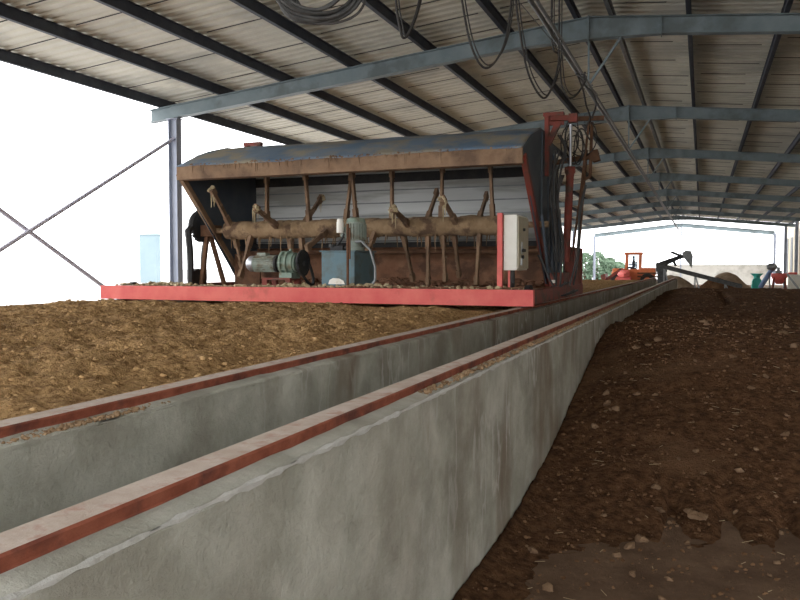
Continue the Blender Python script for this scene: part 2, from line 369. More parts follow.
# mortar lips on the two near walls
for xr, l in ((-.991,'ragged whitish mortar line along the top arris of the nearest wall'),(-1.845,'ragged mortar line on the second concrete wall')):
    b = MB(); ys = [ -1+ (34)*(i/700)**1.6 for i in range(701)]; vs=[]; fs=[]
    for y in ys:
        gap = max(.0, min(1, .5+2.2*noise.noise(Vector((y*11,xr,2)))+1.0*noise.noise(Vector((y*50,xr,2)))))
        w = .0035+.004*noise.noise(Vector((y*14,xr,0)))+.004*noise.noise(Vector((y*45,xr,4))); h = .002+.007*noise.noise(Vector((y*22,xr,7)))
        w *= gap*1.8; h = h*gap-.006*(1-gap)
        vs += [(xr-w*.9,y,.985),(xr-w*.5,y,.992+h*.5),(xr+w*.5,y,.986),(xr+.001+w*.35,y,.976-h),(xr-.02,y,.968)]
    for i in range(700):
        for j in range(5): fs.append((i*5+j, i*5+(j+1)%5, (i+1)*5+(j+1)%5, (i+1)*5+j))
    b.add(vs, fs); tag(b.build('mortar_edge', 'lip' if xr > -1.5 else 'concrete'), l, 'mortar')
def rail(x1, x0, label):
    b = MB(); n = 200; ys = [-2+(WE+2)*(i/n)**1.4 for i in range(n+1)]
    prof = [(x0,.986,1),(x0,1.024,1),(x0+.006,1.031,0),(x1-.006,1.031,0),(x1,1.026,1),(x1-.003,1.004,1),(x1+.004,.996,1),(x1+.004,.986,1)]
    m = len(prof); vs = []
    for y in ys:
        for (x,z,_) in prof: vs.append((x+.002*noise.noise(Vector((y*3,z*9,x0))), y, z))
    for i in range(n):
        for j in range(m):
            b.cur = 1 if j in (2,) else 0
            b.f.append([i*m+j, i*m+(j+1)%m, (i+1)*m+(j+1)%m, (i+1)*m+j]); b.mi.append(b.cur)
    b.v = [Vector(v) for v in vs]
    b.f.append(list(range(m))); b.mi.append(0); b.f.append([n*m+j for j in range(m)][::-1]); b.mi.append(0)
    return tag(b.build('steel_rail', ['rail','railtop']), label, 'rail')
rail(-1.057, -1.153, 'rusty flat steel rail with dusty top on the nearest concrete wall')
rail(-1.903, -2.0, 'rusty dusty steel rail on the second wall, leading to the machine')
rail(-7.83, -7.93, 'rusty steel rail on the far left trough wall')
b = MB(); b.box(-1.845, -.991-.249, -3, WE, 0, .05); tag(b.build('gutter_floor', 'concrete'), 'shaded concrete gutter bottom between the two near walls', 'gutter')

# ---------------------------------------------------------------- compost
def sm(t): t = max(0, min(1, t)); return t*t*(3-2*t)
def hl(x, y):
    e = sm((-2.02-x)/.5)                               # away from wall B
    z = .985 + .055*e + .05*sm((-3.2-x)/2.2)*sm((8.9-y)/3)
    z += .05*fbm(x*.9, y*.9, 2, 3)*e + .030*fbm(x*3.5, y*3.5, 5, 3)*(.3+.7*e) + .034*fbm(x*9, y*9, 1, 4)*(.25+.75*e) + .012*noise.noise(Vector((x*24,y*24,3)))
    if x < -6.9: z -= .22*sm((-6.8-x)/.9)
    # under the turner keep low
    z -= .06*sm((y-7.9)/1)*sm((13.3-y)/.8)
    z = min(z, 1.0) if (y > 8.7 and y < 13.2) else z
    if y > 13.2: z = z-.10*sm((y-13)/6)*1
    z += .12*sm((y-16)/5)*sm((26-y)/5)*0
    return max(z, .80) - 1.2*sm((y-33)/3)
def hr(x, y):
    s = x+1.0
    y0 = 4.05+.35*noise.noise(Vector((x*.7,0,0)))+.12*noise.noise(Vector((x*4,y*2,0))); y1 = 8.0+2.0*math.exp(-s/.55)
    t = sm((y-y0)/(y1-y0)*.95+.03) if y > y0 else .0
    z = -.03+.91*t + .10*math.exp(-s/.22)*(1-t)
    z -= .10*math.exp(-(s/.35)**2)*sm((y-9)/1.5)
    z += (.045*fbm(x*.8, y*.8, 9, 3)+.028*fbm(x*3, y*3, 3, 3))*(.12+.88*sm((y-4.0)/1.2)) + .012*fbm(x*11, y*11, 6, 3)
    # tine grooves at the foot of the bank
    if 4.0 < y < 5.6 and x > -.2:
        g = (x*3.1+.15*noise.noise(Vector((x,y,0)))) % 1.0
        z -= .11*math.exp(-((g-.5)/.16)**2)*math.exp(-((y-4.72)/.38)**2)
    # long slot and scraped lines far in
    z -= .10*math.exp(-((x-.45)/.09)**2)*sm((y-13)/2)*sm((21-y)/3)
    z -= .95*sm((y-24.2)/3)
    return max(z, -.018)
def grid(name, fn, x0, x1, ysegs, dxf, m, label, cat):
    b = MB(); rows = []; nx = int((x1-x0)/dxf)
    for y in ysegs:
        for i in range(nx+1):
            x = x0+(x1-x0)*i/nx; b.v.append(Vector((x, y, fn(x, y))))
    r = nx+1
    for j in range(len(ysegs)-1):
        for i in range(nx): b.f.append([j*r+i, j*r+i+1, (j+1)*r+i+1, (j+1)*r+i]); b.mi.append(0)
    # skirt to the floor so that the heap has body
    for (idx) in ([j*r for j in range(len(ysegs))], [j*r+nx for j in range(len(ysegs))], list(range(r)), [(len(ysegs)-1)*r+i for i in range(r)]):
        o = len(b.v); b.v += [Vector((b.v[q].x, b.v[q].y, .003)) for q in idx]
        for q in range(len(idx)-1): b.f.append([idx[q], idx[q+1], o+q+1, o+q]); b.mi.append(0)
    me_o = b.build(name, m, smooth=False)
    for p in me_o.data.polygons: p.use_smooth = True
    return tag(me_o, label, cat, kind='stuff')
def ysteps(a, bnd, c, d0, d1):
    ys = []; y = a
    while y < bnd: ys.append(y); y += d0
    while y < c: ys.append(y); y += d0+(d1-d0)*min(1,(y-bnd)/6)
    ys.append(c); return ys
grid('compost_bed', hl, -7.745, -2.095, ysteps(.9, 9, 36, .03, .16), .032, 'comp_l', 'golden brown loose straw compost filling the left trough up to its rails', 'compost')
grid('compost_heap', hr, -.985, 6.95, ysteps(1.2, 9.5, 28, .028, .12), .034, 'comp_r', 'dark brown compost heap with clods and a sloping face, right of the near wall', 'compost')
# clods
def clods(name, fn, n, xr, yr, rr, m, label, pw=1.0, sub=1):
    b = MB()
    for _ in range(n):
        y = yr[0]+(yr[1]-yr[0])*random.random()**pw; x = random.uniform(*xr); r = rr[0]+(rr[1]-rr[0])*random.random()**3
        b.rock((x,y,max(fn(x,y),0)+r*.3), r, sub, .7, .3)
    return tag(b.build(name, m), label, 'clods', kind='stuff')
clods('straw_clods', hl, 6500, (-7.6,-2.12), (1.5,8.6), (.004,.015), 'clod_l', 'small crumbly straw clods strewn over the left compost bed', 1.3)
b = MB()   # clods spilled on the second wall beside the rail
for _ in range(300):
    y = 1.95+random.gauss(0,.17); x = -1.85-.045*random.random(); r = .003+.008*random.random()
    b.rock((x-.0,y,.99+r*.4), r, 1)
for _ in range(420):
    y = 3+6*random.random(); x = -2.03+.03*random.random(); r = .004+.012*random.random(); b.rock((x,y,1.0+r*.4), r, 1)
tag(b.build('spilled_crumbs', 'crumb'), 'spilled compost crumbs along the rail of the second wall', 'crumbs', kind='stuff')
b = MB()
for _ in range(1500):
    y = 2.9+12*random.random()**1.1; x = -1.052+.05*random.random(); r = .003+.009*random.random(); b.rock((x,y,.996+r*.4), r, 1)
tag(b.build('spilled_crumbs', 'crumb'), 'spilled brown crumbs along the outer side of the nearest rail', 'crumbs', kind='stuff')
clods('compost_clods', hr, 9000, (-.95,5.0), (3.2,10), (.003,.014), 'clod_r', 'small brown clods covering the sloping face of the right heap', .9)
clods('compost_clods', hr, 1500, (-.9,6.3), (8.5,23), (.008,.028), 'clod_r', 'small brown clods on the flat top of the right heap', 1.2)
# larger stones as individuals
protos = []
def stone_xy():
    while True:
        y = 3.0+6.5*random.random()**1.1; x = random.uniform(-.85, 3.6)
        a = math.degrees(math.atan2(x, y))+21.2
        if a < 27.3: return x, y
for i in range(130):
    x, y = stone_xy(); r = .010+.026*random.random()**2.5
    if i < 8:
        b = MB(); b.rock((x,y,0), .03, 2, .6, .32); o = b.build('compost_clod', 'stone', loc=(x,y,0), smooth=True); protos.append(o)
    else:
        o = protos[i%8].copy(); col.objects.link(o)
    o.location = (x, y, max(0,hr(x,y))+r*.25); s_ = r/.03; o.scale = (s_,s_,s_); o.rotation_euler = (0,0,random.random()*6.28)
    tag(o, 'pale brown rounded clod lying on the dark compost slope', 'clod', 'larger clods on the right heap')
b = MB()
for _ in range(70):
    x, y = stone_xy(); a = random.random()*PI; l = .02+.06*random.random(); z = max(0,hr(x,y))+.010
    b.bar((x,y,z), (x+l*math.cos(a),y+l*math.sin(a),z+.008*random.random()), .002, .002)
tag(b.build('straw_bits', 'tip'), 'thin pale straw bits scattered on the right heap', 'straw', kind='stuff')

# ---------------------------------------------------------------- compost turner
YM = 8.87
T = empty('compost_turner', (-4.95, 10.8, 1.031), 'large red based compost turning machine with blue hood straddling the left trough', 'compost turner')
b = MB(); b.box(-8.06, -1.80, YM, YM+.012, 1.045, 1.235); b.box(-8.06, -1.80, YM+.012, YM+.09, 1.223, 1.235); b.box(-8.06, -1.80, YM+.012, YM+.09, 1.045, 1.057)
b.box(-8.06,-8.048,YM+.012,YM+.09,1.057,1.223); b.box(-1.812,-1.80,YM+.012,YM+.09,1.057,1.223)
b.build('front_beam', 'red', T)
for x in (-8.06, -1.87):
    b = MB(); b.box(x, x+.07, YM+.1, 12.85, 1.065, 1.23, .006); b.build('side_beam', 'redold', T)
b = MB(); b.box(-7.98, -1.88, 12.75, 12.85, 1.08, 1.22); b.build('rear_beam', 'redold', T)
# deck with dirt
b = MB(); nx = 240
for j in range(9):
    for i in range(nx+1):
        x = -7.98+6.1*i/nx; y = YM+.092+.95*j/8
        b.v.append(Vector((x, y, 1.225+.018*max(-.3,fbm(x*4,y*6,1,4))+(.03*max(0,noise.noise(Vector((x*2.3,y*3,8)))) if j>1 else 0))))
for j in range(8):
    for i in range(nx): b.f.append([j*(nx+1)+i,j*(nx+1)+i+1,(j+1)*(nx+1)+i+1,(j+1)*(nx+1)+i]); b.mi.append(0)
b.box(-7.98, -1.88, YM+.1, YM+1.04, 1.18, 1.20)
b.build('deck', 'drum', T)
b = MB()
for _ in range(330):
    x = random.uniform(-7.9,-1.95); y = YM+.05+.25*random.random(); r = .008+.03*random.random()**2.5
    b.rock((x,y,1.24+r*.3), r, 1)
for (xc, n) in ((-7.15,26),(-3.9,40),(-6.9,20),(-5.0,14)):
    for _ in range(n):
        x = random.gauss(xc,.16); r = .012+.03*random.random(); b.rock((x, YM+.12+.2*random.random(), 1.25+r*.4), r, 1)
b.build('deck_crumbs', 'tip', T)['kind'] = 'stuff'
# hood
XA, XB = -7.42, -2.14
prof = [(9.82,2.80),(9.82,3.01),(10.35,3.26),(11.0,3.44),(11.6,3.45),(12.1,3.30),(12.4,3.0),(12.42,2.6),(12.3,2.2),(12.0,1.6),(11.8,1.25)]
b = MB()   # front top beam : caked C-section
b.box(XA, XB, 9.80, 9.86, 2.815, 3.02); b.box(XA, XB, 9.86, 10.0, 2.815, 2.835)
for _ in range(150):
    x = random.uniform(XA+.05,XB-.05); r = .008+.018*random.random(); b.rock((x, 9.81, 3.03+random.uniform(-.03,.006)), r, 1, .8)
for _ in range(46):
    x = random.uniform(XA+.1,XB-.1); l = .04+.12*random.random()**2; b.tube([(x,9.797,3.02),(x+.02*random.random(),9.79,3.02-l)], [.009,.003], 5)
b.build('hood_beam', 'brown', T)
b = MB()   # blue cover : strip over the top with sag wrinkles
nx = 120; tp = prof[1:7]; tp2 = []
for i in range(len(tp)-1):
    for q in range(4):
        a, c = tp[i], tp[i+1]; tp2.append((a[0]+(c[0]-a[0])*q/4, a[1]+(c[1]-a[1])*q/4))
tp2.append(tp[-1]); vs = []; fs = []; m = len(tp2)
for i in range(nx+1):
    x = XA+.01+(XB-XA-.02)*i/nx
    cut = .0
    for j,(y,z) in enumerate(tp2):
        xx = x+(.10*sm(j/9) if i == 0 else 0)
        vs.append((xx, y-(.03 if j == 0 else 0), z+.012+.014*fbm(x*2.2, y*3, 0, 3)))
for i in range(nx):
    for j in range(m-1): fs.append((i*m+j, i*m+j+1, (i+1)*m+j+1, (i+1)*m+j))
b.add(vs, fs); hood = b.build('hood_cover', 'tarp', T, smooth=True)
md = hood.modifiers.new('thick', 'SOLIDIFY'); md.thickness = .012
for x0, nm in ((XA, 'l'), (XB, 'r')):
    b = MB(); pl = prof[1:] + [(10.9,1.25),(9.9,2.85)] if nm == 'l' else prof[1:]+[(11.5,1.25),(9.9,2.85)]
    b.prism(prof[1:]+[(11.45,1.25),(9.9,2.85)], x0-.008, x0+.008, 'x')
    if nm == 'r':
        for (yy, z0, z1) in ((11.0,2.0,3.4),(11.5,1.6,3.36),(11.9,2.0,3.2)): b.box(x0+.008, x0+.03, yy-.02, yy+.02, z0, z1)
    b.build('side_panel', 'tarpdark', T)
for x0, mm in ((XA,'brown'),(XB,'redold')):
    b = MB(); b.bar((x0+.0,9.86,2.92), (x0,11.62,1.24), .09, .07, (1,0,0)); b.build('slant_frame', mm, T)
b = MB(); b.box(XA+.02, XB-.02, 12.0, 12.03, 2.90, 3.05); b.build('inner_rail', 'black', T)
b = MB()
for k in range(5):   # ribbed back panel
    z0 = 1.93+k*.21; b.box(XA+.02, XB-.02, 12.02, 12.035, z0+.012, z0+.205); b.cur = 1; b.box(XA+.02, XB-.02, 12.0, 12.035, z0-.008, z0+.012); b.cur = 0
b.box(XA+.01, XB-.01, 12.035, 12.039, 1.9, 3.2); b.build('rear_panel', ['panel','galv'], T)
b = MB(); b.box(XA+.02, XB-.02, 12.04, 12.07, 1.05, 1.93); b.build('rear_board', 'boardred', T)
b = MB(); b.tube([(XA,11.5,1.74),(XB,11.5,1.74)], .035, 8); b.build('cross_pipe', 'browndark', T, smooth=True)
b = MB(); b.box(XA+.02, XB-.02, 11.75, 11.8, 1.82, 1.90); b.build('cross_bar', 'black', T)
b = MB(); b.box(XA+.03, -6.9, 11.3, 11.33, 1.15, 1.72); b.box(XA+.03,-6.95,11.3,11.9,1.1,1.14); b.build('guard_plate', 'browndark', T)
b = MB()      # heaped clods inside, at the foot of the board
for _ in range(420):
    x = random.uniform(XA+.1,XB-.1); y = random.uniform(11.2,11.98); r = .02+.05*random.random(); b.rock((x,y,1.13+.16*(y-11.2)/.8+.05*noise.noise(Vector((x*2,y,0)))), r, 1)
b.box(XA+.1, XB-.1, 11.0, 12.0, 1.05, 1.14)
b.build('caught_compost', 'boardred', T)['kind'] = 'stuff'
# drum + arms
DY, DZ = 10.8, 2.09
b = MB(); pts = []; rs = []
for i in range(131):
    x = XA+.22+(XB-.3-XA-.22)*i/130; pts.append((x,DY,DZ)); rs.append(.138+.014*fbm(x*5,0,0,3)+.01*(1 if int(x*4)%3==0 else 0))
b.tube(pts, rs, 16)
b.tube([(XA-.2,DY,DZ),(XA+.3,DY,DZ)], .045, 10); b.tube([(XB-.35,DY,DZ),(XB+.15,DY,DZ)], .045, 10)
drum = b.build('drum', 'drum', T, smooth=True)
def dx_at(px):    # x of drum axis behind a given column of the photo
    return P(px, 230, DY).x
arms = [(233,45,.86,1),(281,20,.86,1),(301,140,.86,1),(411,15,.86,1),(425,135,.82,0),(458,25,.80,1),(477,140,.78,0),
        (267,93,.86,0),(310,78,.88,0),(357,74,.88,0),(345,106,.88,0),(392,91,.86,0),(441,92,.9,0),(493,82,.86,0),
        (233,-118,.66,0),(253,-62,.86,0),(330,-22,.86,0),(377,-45,.60,0),(402,-118,.9,0),(428,-90,.86,0),(453,-120,.84,0),(480,-80,.86,0),(443,-94,.8,0),(289,-100,.5,0),(301,-96,.44,0)]
for (px,ph,ln,tipd) in arms:
    x = dx_at(px); a = math.radians(ph); dv = Vector((0,-math.cos(a),math.sin(a))); c = Vector((x,DY,DZ))
    side = Vector((random.uniform(-.03,.03),0,0)); b = MB()
    b.bar(c+dv*.10, c+dv*.30+side*.3, .10, .06, (1,0,0)); b.bar(c+dv*.28+side*.3, c+dv*ln+side, .078 if ln>.7 else .055, .04, (1,0,0), .065, .035)
    b.bar(c+dv*(ln-.12)+side, c+dv*ln+side, .11, .05, (1,0,0))
    for q in range(7): b.rock(c+dv*random.uniform(.12,ln)+side, .02+.015*random.random(), 1)
    if tipd:
        b.cur = 1
        for q in range(9): b.rock(c+dv*(ln-.03*random.random())+side+Vector((random.uniform(-.05,.05),0,random.uniform(-.04,.03))), .02+.02*random.random(), 1)
        for q in range(4):
            s0 = c+dv*(ln-.2*random.random())+Vector((random.uniform(-.04,.04),0,-.02)); b.tube([s0, s0-Vector((0,0,.08+.14*random.random()))], [.012,.004], 5)
    b.build('tine_arm', ['brown','tip'], drum)
b = MB()    # straw rags wound on the drum and hanging
for _ in range(90):
    x = random.uniform(XA+.3,XB-.4); a = random.uniform(-2.6,-.4); s0 = Vector((x,DY-.12*math.cos(a)*1,DZ-.11)); l = .04+.22*random.random()**2
    b.tube([s0, s0+Vector((random.uniform(-.03,.03),0,-l))], [.012,.004], 5)
b.build('wound_straw', 'drum', drum)['kind'] = 'stuff'
# hanging rope bits
# chain drive at the left
xc = -7.72
for (y,z,r) in ((DY,DZ+.05,.21),(DY-.1,1.32,.14)):
    b = MB(); n = 18
    for k in range(n):
        a = 2*PI*k/n; b.bar((xc,y+r*.85*math.cos(a),z+r*.85*math.sin(a)),(xc,y+r*1.1*math.cos(a),z+r*1.1*math.sin(a)),.05,.05,(1,0,0))
    b.tube([(xc-.014,y,z),(xc+.014,y,z)], r, 18); b.build('sprocket', 'black', T)
b = MB(); loop = []
for k in range(14): a = PI*k/13; loop.append((DY-.245*math.cos(a), DZ+.05+.245*math.sin(a)))
for k in range(1,14): t_ = k/14; loop.append((DY+.245-.165*t_-.06*math.sin(PI*t_), (DZ+.05)*(1-t_)+1.32*t_))
for k in range(12): a = -PI*k/11; loop.append((DY-.1+.18*math.cos(a), 1.32+.18*math.sin(a)))
for k in range(1,14): t_ = k/14; loop.append((DY-.1-.18*(1-t_)-.345*t_+.10*t_-.0+.03*math.sin(PI*t_), 1.32*(1-t_)+(DZ+.05)*t_))
lp = [(xc,y,z) for y,z in loop]+[(xc,loop[0][0],loop[0][1])]
b.tube(lp, .055, 6, False)
for q in lp[::1]: b.box(q[0]-.045,q[0]+.045,q[1]-.022,q[1]+.022,q[2]-.022,q[2]+.022)
b.build('drive_chain', 'black', T)
b = MB(); b.bar((-7.6,DY-.15,1.2),(-7.6,DY+.05,2.15),.06,.06); b.bar((-7.6,DY+.5,1.2),(-7.6,DY+.05,2.15),.06,.06); b.box(-7.66,-7.40,DY-.08,DY+.14,2.0,2.18); b.build('bearing_stand', 'browndark', T)
# gear motor
mx0 = P(250,264,9.3).x; mx1 = P(277,264,9.3).x; gx1 = P(301,264,9.3).x; mz = 1.545
b = MB(); b.tube([(mx0+.05,9.3,mz),(mx1,9.3,mz)], .098, 20)
for k in range(20):
    a = 2*PI*k/20; b.bar((mx0+.09,9.3+.104*math.cos(a),mz+.104*math.sin(a)),(mx1-.02,9.3+.104*math.cos(a),mz+.104*math.sin(a)),.008,.022,(0,math.cos(a),math.sin(a)))
b.box((mx0+mx1)/2-.07,(mx0+mx1)/2+.07,9.24,9.36,mz+.10,mz+.15,.01)
mo = b.build('gear_motor', 'motor', T, smooth=True)
b = MB(); b.tube([(mx0-.03,9.3,mz),(mx0-.015,9.3,mz),(mx0+.02,9.3,mz),(mx0+.09,9.3,mz)], [.05,.085,.108,.108], 20); b.build('fan_cover', 'steelgrey', mo, smooth=True)
b = MB(); b.tube([(mx1,9.3,mz),(mx1+.03,9.3,mz)], .12, 18); b.tube([(mx1+.03,9.3,mz),(mx1+.10,9.3,mz)], .085, 18)
b.build('coupling', 'black', mo, smooth=True)
b = MB(); g0 = mx1+.10
for (a0,a1,r) in ((0,.03,.165),(.03,.08,.13),(.08,.11,.165),(.11,.19,.14),(.19,.22,.12)): b.tube([(g0+a0,9.3,mz+.01),(g0+a1,9.3,mz+.01)], r, 20)
for k in range(10):
    a = 2*PI*k/10; b.tube([(g0-.01,9.3+.15*math.cos(a),mz+.01+.15*math.sin(a)),(g0+.12,9.3+.15*math.cos(a),mz+.01+.15*math.sin(a))], .012, 6)
b.box(g0, g0+.19, 9.18, 9.42, mz-.2, mz-.12); b.tube([(g0+.11,9.3,mz+.17),(g0+.11,9.3,mz+.2)], .02, 8)
b.build('gearbox', 'gear', mo, smooth=True)
b = MB(); xs = g0+.30; b.tube([(g0+.2,9.3,mz),(xs+.04,9.3,mz)], .03, 10)
for k in range(22):
    a = 2*PI*k/22; b.bar((xs-.018,9.3+.15*math.cos(a),mz+.15*math.sin(a)),(xs+.018,9.3+.15*math.cos(a),mz+.15*math.sin(a)),.035,.03,(0,math.cos(a),math.sin(a)))
b.tube([(xs-.01,9.3,mz),(xs+.01,9.3,mz)], .14, 22)
b.build('sprocket', 'black', mo)
b = MB()
for k in range(26):
    t_ = k/25; 
    a = 2*PI*t_; q = (xs, 9.3+.17*math.cos(a)+(.25 if math.sin(a) < 0 else 0)*(-math.sin(a)), mz+.17*math.sin(a)*(1.7 if math.sin(a) < 0 else 1)); cl = (cl+[q]) if k else [q]
b.tube(cl, .02, 6, False)
b.build('drive_chain', 'black', mo)
b = MB(); sx0 = P(266,284,9.25).x; sx1 = P(290,284,9.25).x
b.box(sx0, sx1+.06, 9.14, 9.46, 1.325, 1.355); 
for (x,y) in ((sx0,9.15),(sx1-.02,9.15),(sx0,9.4),(sx1-.02,9.4)): b.box(x, x+.075, y, y+.05, 1.225, 1.325)
b.build('motor_stand', 'redold', T)
# hydraulic tank
tx0, tx1, ty0, ty1 = -4.68, -4.20, 9.2, 9.86
b = MB(); b.box(tx0, tx1, ty0, ty1, 1.235, 1.70, .012); b.box(tx0-.02, tx1+.02, ty0-.02, ty1+.02, 1.70, 1.715); b.cur = 1
b.prism([(tx0+.10,1.275),(tx0+.34,1.275),(tx0+.32,1.32),(tx0+.26,1.35),(tx0+.17,1.355),(tx0+.12,1.33)], ty0-.004, ty0+.001, 'y')
tank = b.build('hydraulic_tank', ['tank','white'], T)
b = MB(); pcx, pcy = -4.28, 9.42
b.tube([(pcx,pcy,1.715),(pcx,pcy,1.76)], .11, 18); b.tube([(pcx,pcy,1.76),(pcx,pcy,1.84)], .075, 18); b.tube([(pcx,pcy,1.84),(pcx,pcy,2.09)], .125, 20)
for k in range(22):
    a = 2*PI*k/22; b.bar((pcx+.132*math.cos(a),pcy+.132*math.sin(a),1.86),(pcx+.132*math.cos(a),pcy+.132*math.sin(a),2.07),.008,.02,(math.cos(a),math.sin(a),0))
b.box(pcx-.2,pcx-.11,pcy-.07,pcy+.07,1.9,2.03,.01)
b.build('pump_motor', 'motor', tank, smooth=True)
b = MB(); b.tube([(pcx,pcy,2.09),(pcx,pcy,2.14),(pcx,pcy,2.155)], [.13,.115,.05], 20); b.build('motor_cap', 'gear', tank, smooth=True)
b = MB(); b.tube([(pcx-.17,pcy-.12,1.95),(pcx-.17,pcy-.12,2.09)], .05, 12); b.tube([(pcx-.17,pcy-.12,2.09),(pcx-.17,pcy-.12,2.13)], .042, 12); b.build('oil_filter', 'white', tank, smooth=True)
b = MB(); b.box(tx0+.08,tx0+.26,9.3,9.45,1.715,1.78); b.tube([(tx0+.12,9.35,1.74),(tx0+.2,9.35,1.84),(tx0+.26,9.36,1.93),(pcx-.17,9.37,1.95)], .018, 8); b.tube([(tx0+.1,9.33,1.76),(tx0+.1,9.33,1.80)], .05, 12)
b.tube([(tx0+.3,9.3,1.74),(tx0+.36,9.3,1.80),(pcx-.06,9.3,1.80)], .02, 8)
b.build('valve_block', 'black', tank)
b = MB(); vx = P(350,260,9.12).x; b.tube([(vx,9.05,1.205),(vx,9.05,2.05)], .018, 8); b.tube([(vx+.03,9.05,1.6),(vx+.03,9.05,2.0)], .012, 8)
b.tube([(vx,9.0,1.25),(-1.95,9.0,1.25)], .012, 6); b.build('hydraulic_pipe', 'browndark', T)
b = MB(); pts = [(pcx+.05,9.3,1.83),(pcx+.18,9.2,1.83),(pcx+.3,9.2,1.72),(pcx+.37,9.2,1.5),(pcx+.37,9.2,1.33),(pcx+.3,9.2,1.25)]; b.tube(pts, .016, 8); b.build('hose', 'galv', T, smooth=True)
# control cabinet
b = MB(); b.box(-2.275, -2.215, 9.06, 9.12, 1.235, 2.14); b.box(-2.275,-2.215,9.62,9.68,1.235,2.1); b.build('cabinet_post', 'redold' if 0 else 'red', T)
cx0, cx1, cy0, cy1, cz0, cz1 = -2.205, -2.045, 9.1, 9.68, 1.46, 2.12
b = MB(); b.box(cx0, cx1, cy0, cy1, cz0, cz1, .008); cab = b.build('control_cabinet', 'white', T)
b = MB(); b.box(cx1, cx1+.018, cy0+.015, cy1-.015, cz0+.02, cz1-.02, .005); b.build('cabinet_door', 'cream', cab)
b = MB()
for (yy,zz,r) in ((9.35,1.95,.018),(9.28,1.70,.022),(9.28,1.62,.022),(9.38,1.70,.018)): b.tube([(cx1+.018,yy,zz),(cx1+.045,yy,zz)], r, 10)
b.build('switch', 'black', cab)
b = MB(); b.box(cx1+.018,cx1+.024,9.25,9.33,1.66,1.80); b.box(cx1+.018,cx1+.035,9.22,9.26,1.52,1.6); b.build('name_plate', 'steelgrey', cab)
b = MB(); b.tube([(-2.12,9.2,1.46),(-2.12,9.2,1.30),(-2.10,9.1,1.24)], .028, 8); b.build('cable_gland', 'black', cab)
# top brackets (right and left)
def bracket(x, y, m, s=1):
    b = MB(); z = 3.36
    b.box(x-.10, x-.04, y-.05, y+.05, z-.55, z+.32); b.box(x-.12,x+.17,y-.06,y+.06,z+.30,z+.35)
    b.bar((x+.14,y,z+.30),(x-.06,y,z-.10),.08,.07,(0,1,0)); b.box(x-.05,x+.17,y-.02,y+.02,z+.17,z+.30)
    return b.build('top_bracket', m, T)
bracket(-2.04, 11.3, 'redold'); 
b = MB(); x, y, z = -7.45, 12.0, 3.30
b.box(x-.16,x+.18,y-.05,y+.05,z+.34,z+.40); b.bar((x-.13,y,z+.36),(x-.04,y,z),.07,.07,(0,1,0)); b.bar((x+.15,y,z+.36),(x+.02,y,z),.07,.07,(0,1,0)); b.tube([(x-.28,y,z+.2),(x-.28,y,z+.3)],.06,10); b.box(x+.18,x+.32,y-.05,y+.05,z+.14,z+.3); b.box(x-.3,x+.3,y-.02,y+.02,z+.1,z+.15)
b.build('top_bracket', 'redold', T)
# right hand mast, hydraulic cylinder and linkages
b = MB(); A_ = P(551,118,11.2); B_ = P(574,118,11.3); b.bar(A_, B_, .07, .07); b.box(B_.x-.07,B_.x+.05,B_.y-.05,B_.y+.05,B_.z-.06,B_.z+.06); b.build('lift_arm', 'redold', T)
CT = P(571,124,11.3); CM = P(570,170,11.3); CB = P(566,262,11.3)
b = MB(); b.tube([CT, CM], .022, 10); b.build('cylinder_rod', 'steelgrey', T, smooth=True)
b = MB(); b.tube([CM+Vector((0,0,.05)), CM, CM-Vector((0,0,.1)), CB], [.045,.075,.055,.055], 14); b.tube([CM+Vector((-.07,0,0)),CM+Vector((.07,0,0))], .05, 12); b.build('hydraulic_cylinder', 'redold', T, smooth=True)
b = MB(); a = P(553,163,11.9); c = P(594,156,11.9); b.bar(a, c, .07, .07); b.bar(P(592,157,11.9),P(599,155,11.9),.16,.16)
b.build('cross_arm', 'browndark', T)
b = MB(); b.bar(P(589,122,11.7),P(581,190,11.7),.035,.03); b.bar(P(581,190,11.7),P(573,250,11.7),.035,.03); b.bar(P(592,122,11.85),P(590,178,11.85),.05,.04); b.bar(P(590,177,11.85),P(583,180,11.85),.04,.04)
b.bar(P(586,150,12.0),P(578,252,12.0),.05,.05); b.bar(P(572,119,11.6),P(604,118,11.6),.06,.06); b.build('mast_linkage', 'browndark', T)
b = MB(); b.box(-1.93, -1.80, 11.75, 12.8, 1.23, 1.80, .01); b.box(-1.99,-1.80,10.9,11.5,1.23,1.42,.01); b.box(-1.80,-1.785,11.8,11.85,1.25,1.8); b.box(-1.80,-1.785,12.6,12.65,1.25,1.8)
b.build('drive_housing', 'redold', T)
b = MB()
for k in range(3): b.tube([(-2.04+.03*k,11.3+.14*k,2.35),(-2.04+.03*k,11.35+.14*k,1.8),(-2.03+.03*k,11.3+.14*k,1.3)], .028, 8)
b.tube([(-2.02,10.5,2.2),(-2.0,10.7,1.7),(-2.0,10.9,1.35)], .02, 8)
b.build('air_duct', 'tarpdark', T, smooth=True)
b = MB()
hs = [((556,150),(552,190),(556,240),(556,285)),((560,135),(566,150),(560,175),(556,215),(558,262)),((548,262),(556,285),(548,300),(538,292)),((535,292),(546,290),(560,296),(575,290)),((562,175),(558,200),(562,240),(560,290)),((540,255),(548,275),(556,288),(566,282)),((586,185),(580,215),(578,250),(570,285))]
for h in hs:
    for dy in (0, .25):
        pts = [P(x+2*dy*random.uniform(-8,8), y, 10.7+dy+.2*random.random()) for x,y in h]
        ps = []
        for i in range(len(pts)-1):
            p0 = pts[max(i-1,0)]; p1 = pts[i]; p2 = pts[i+1]; p3 = pts[min(i+2,len(pts)-1)]
            for q in range(6):
                t_ = q/6; ps.append(.5*((2*p1)+(p2-p0)*t_+(2*p0-5*p1+4*p2-p3)*t_*t_+(3*p1-p0-3*p2+p3)*t_**3))
        ps.append(pts[-1]); b.tube(ps, .014, 6)
b.build('hose_bundle', 'cable', T, smooth=True)
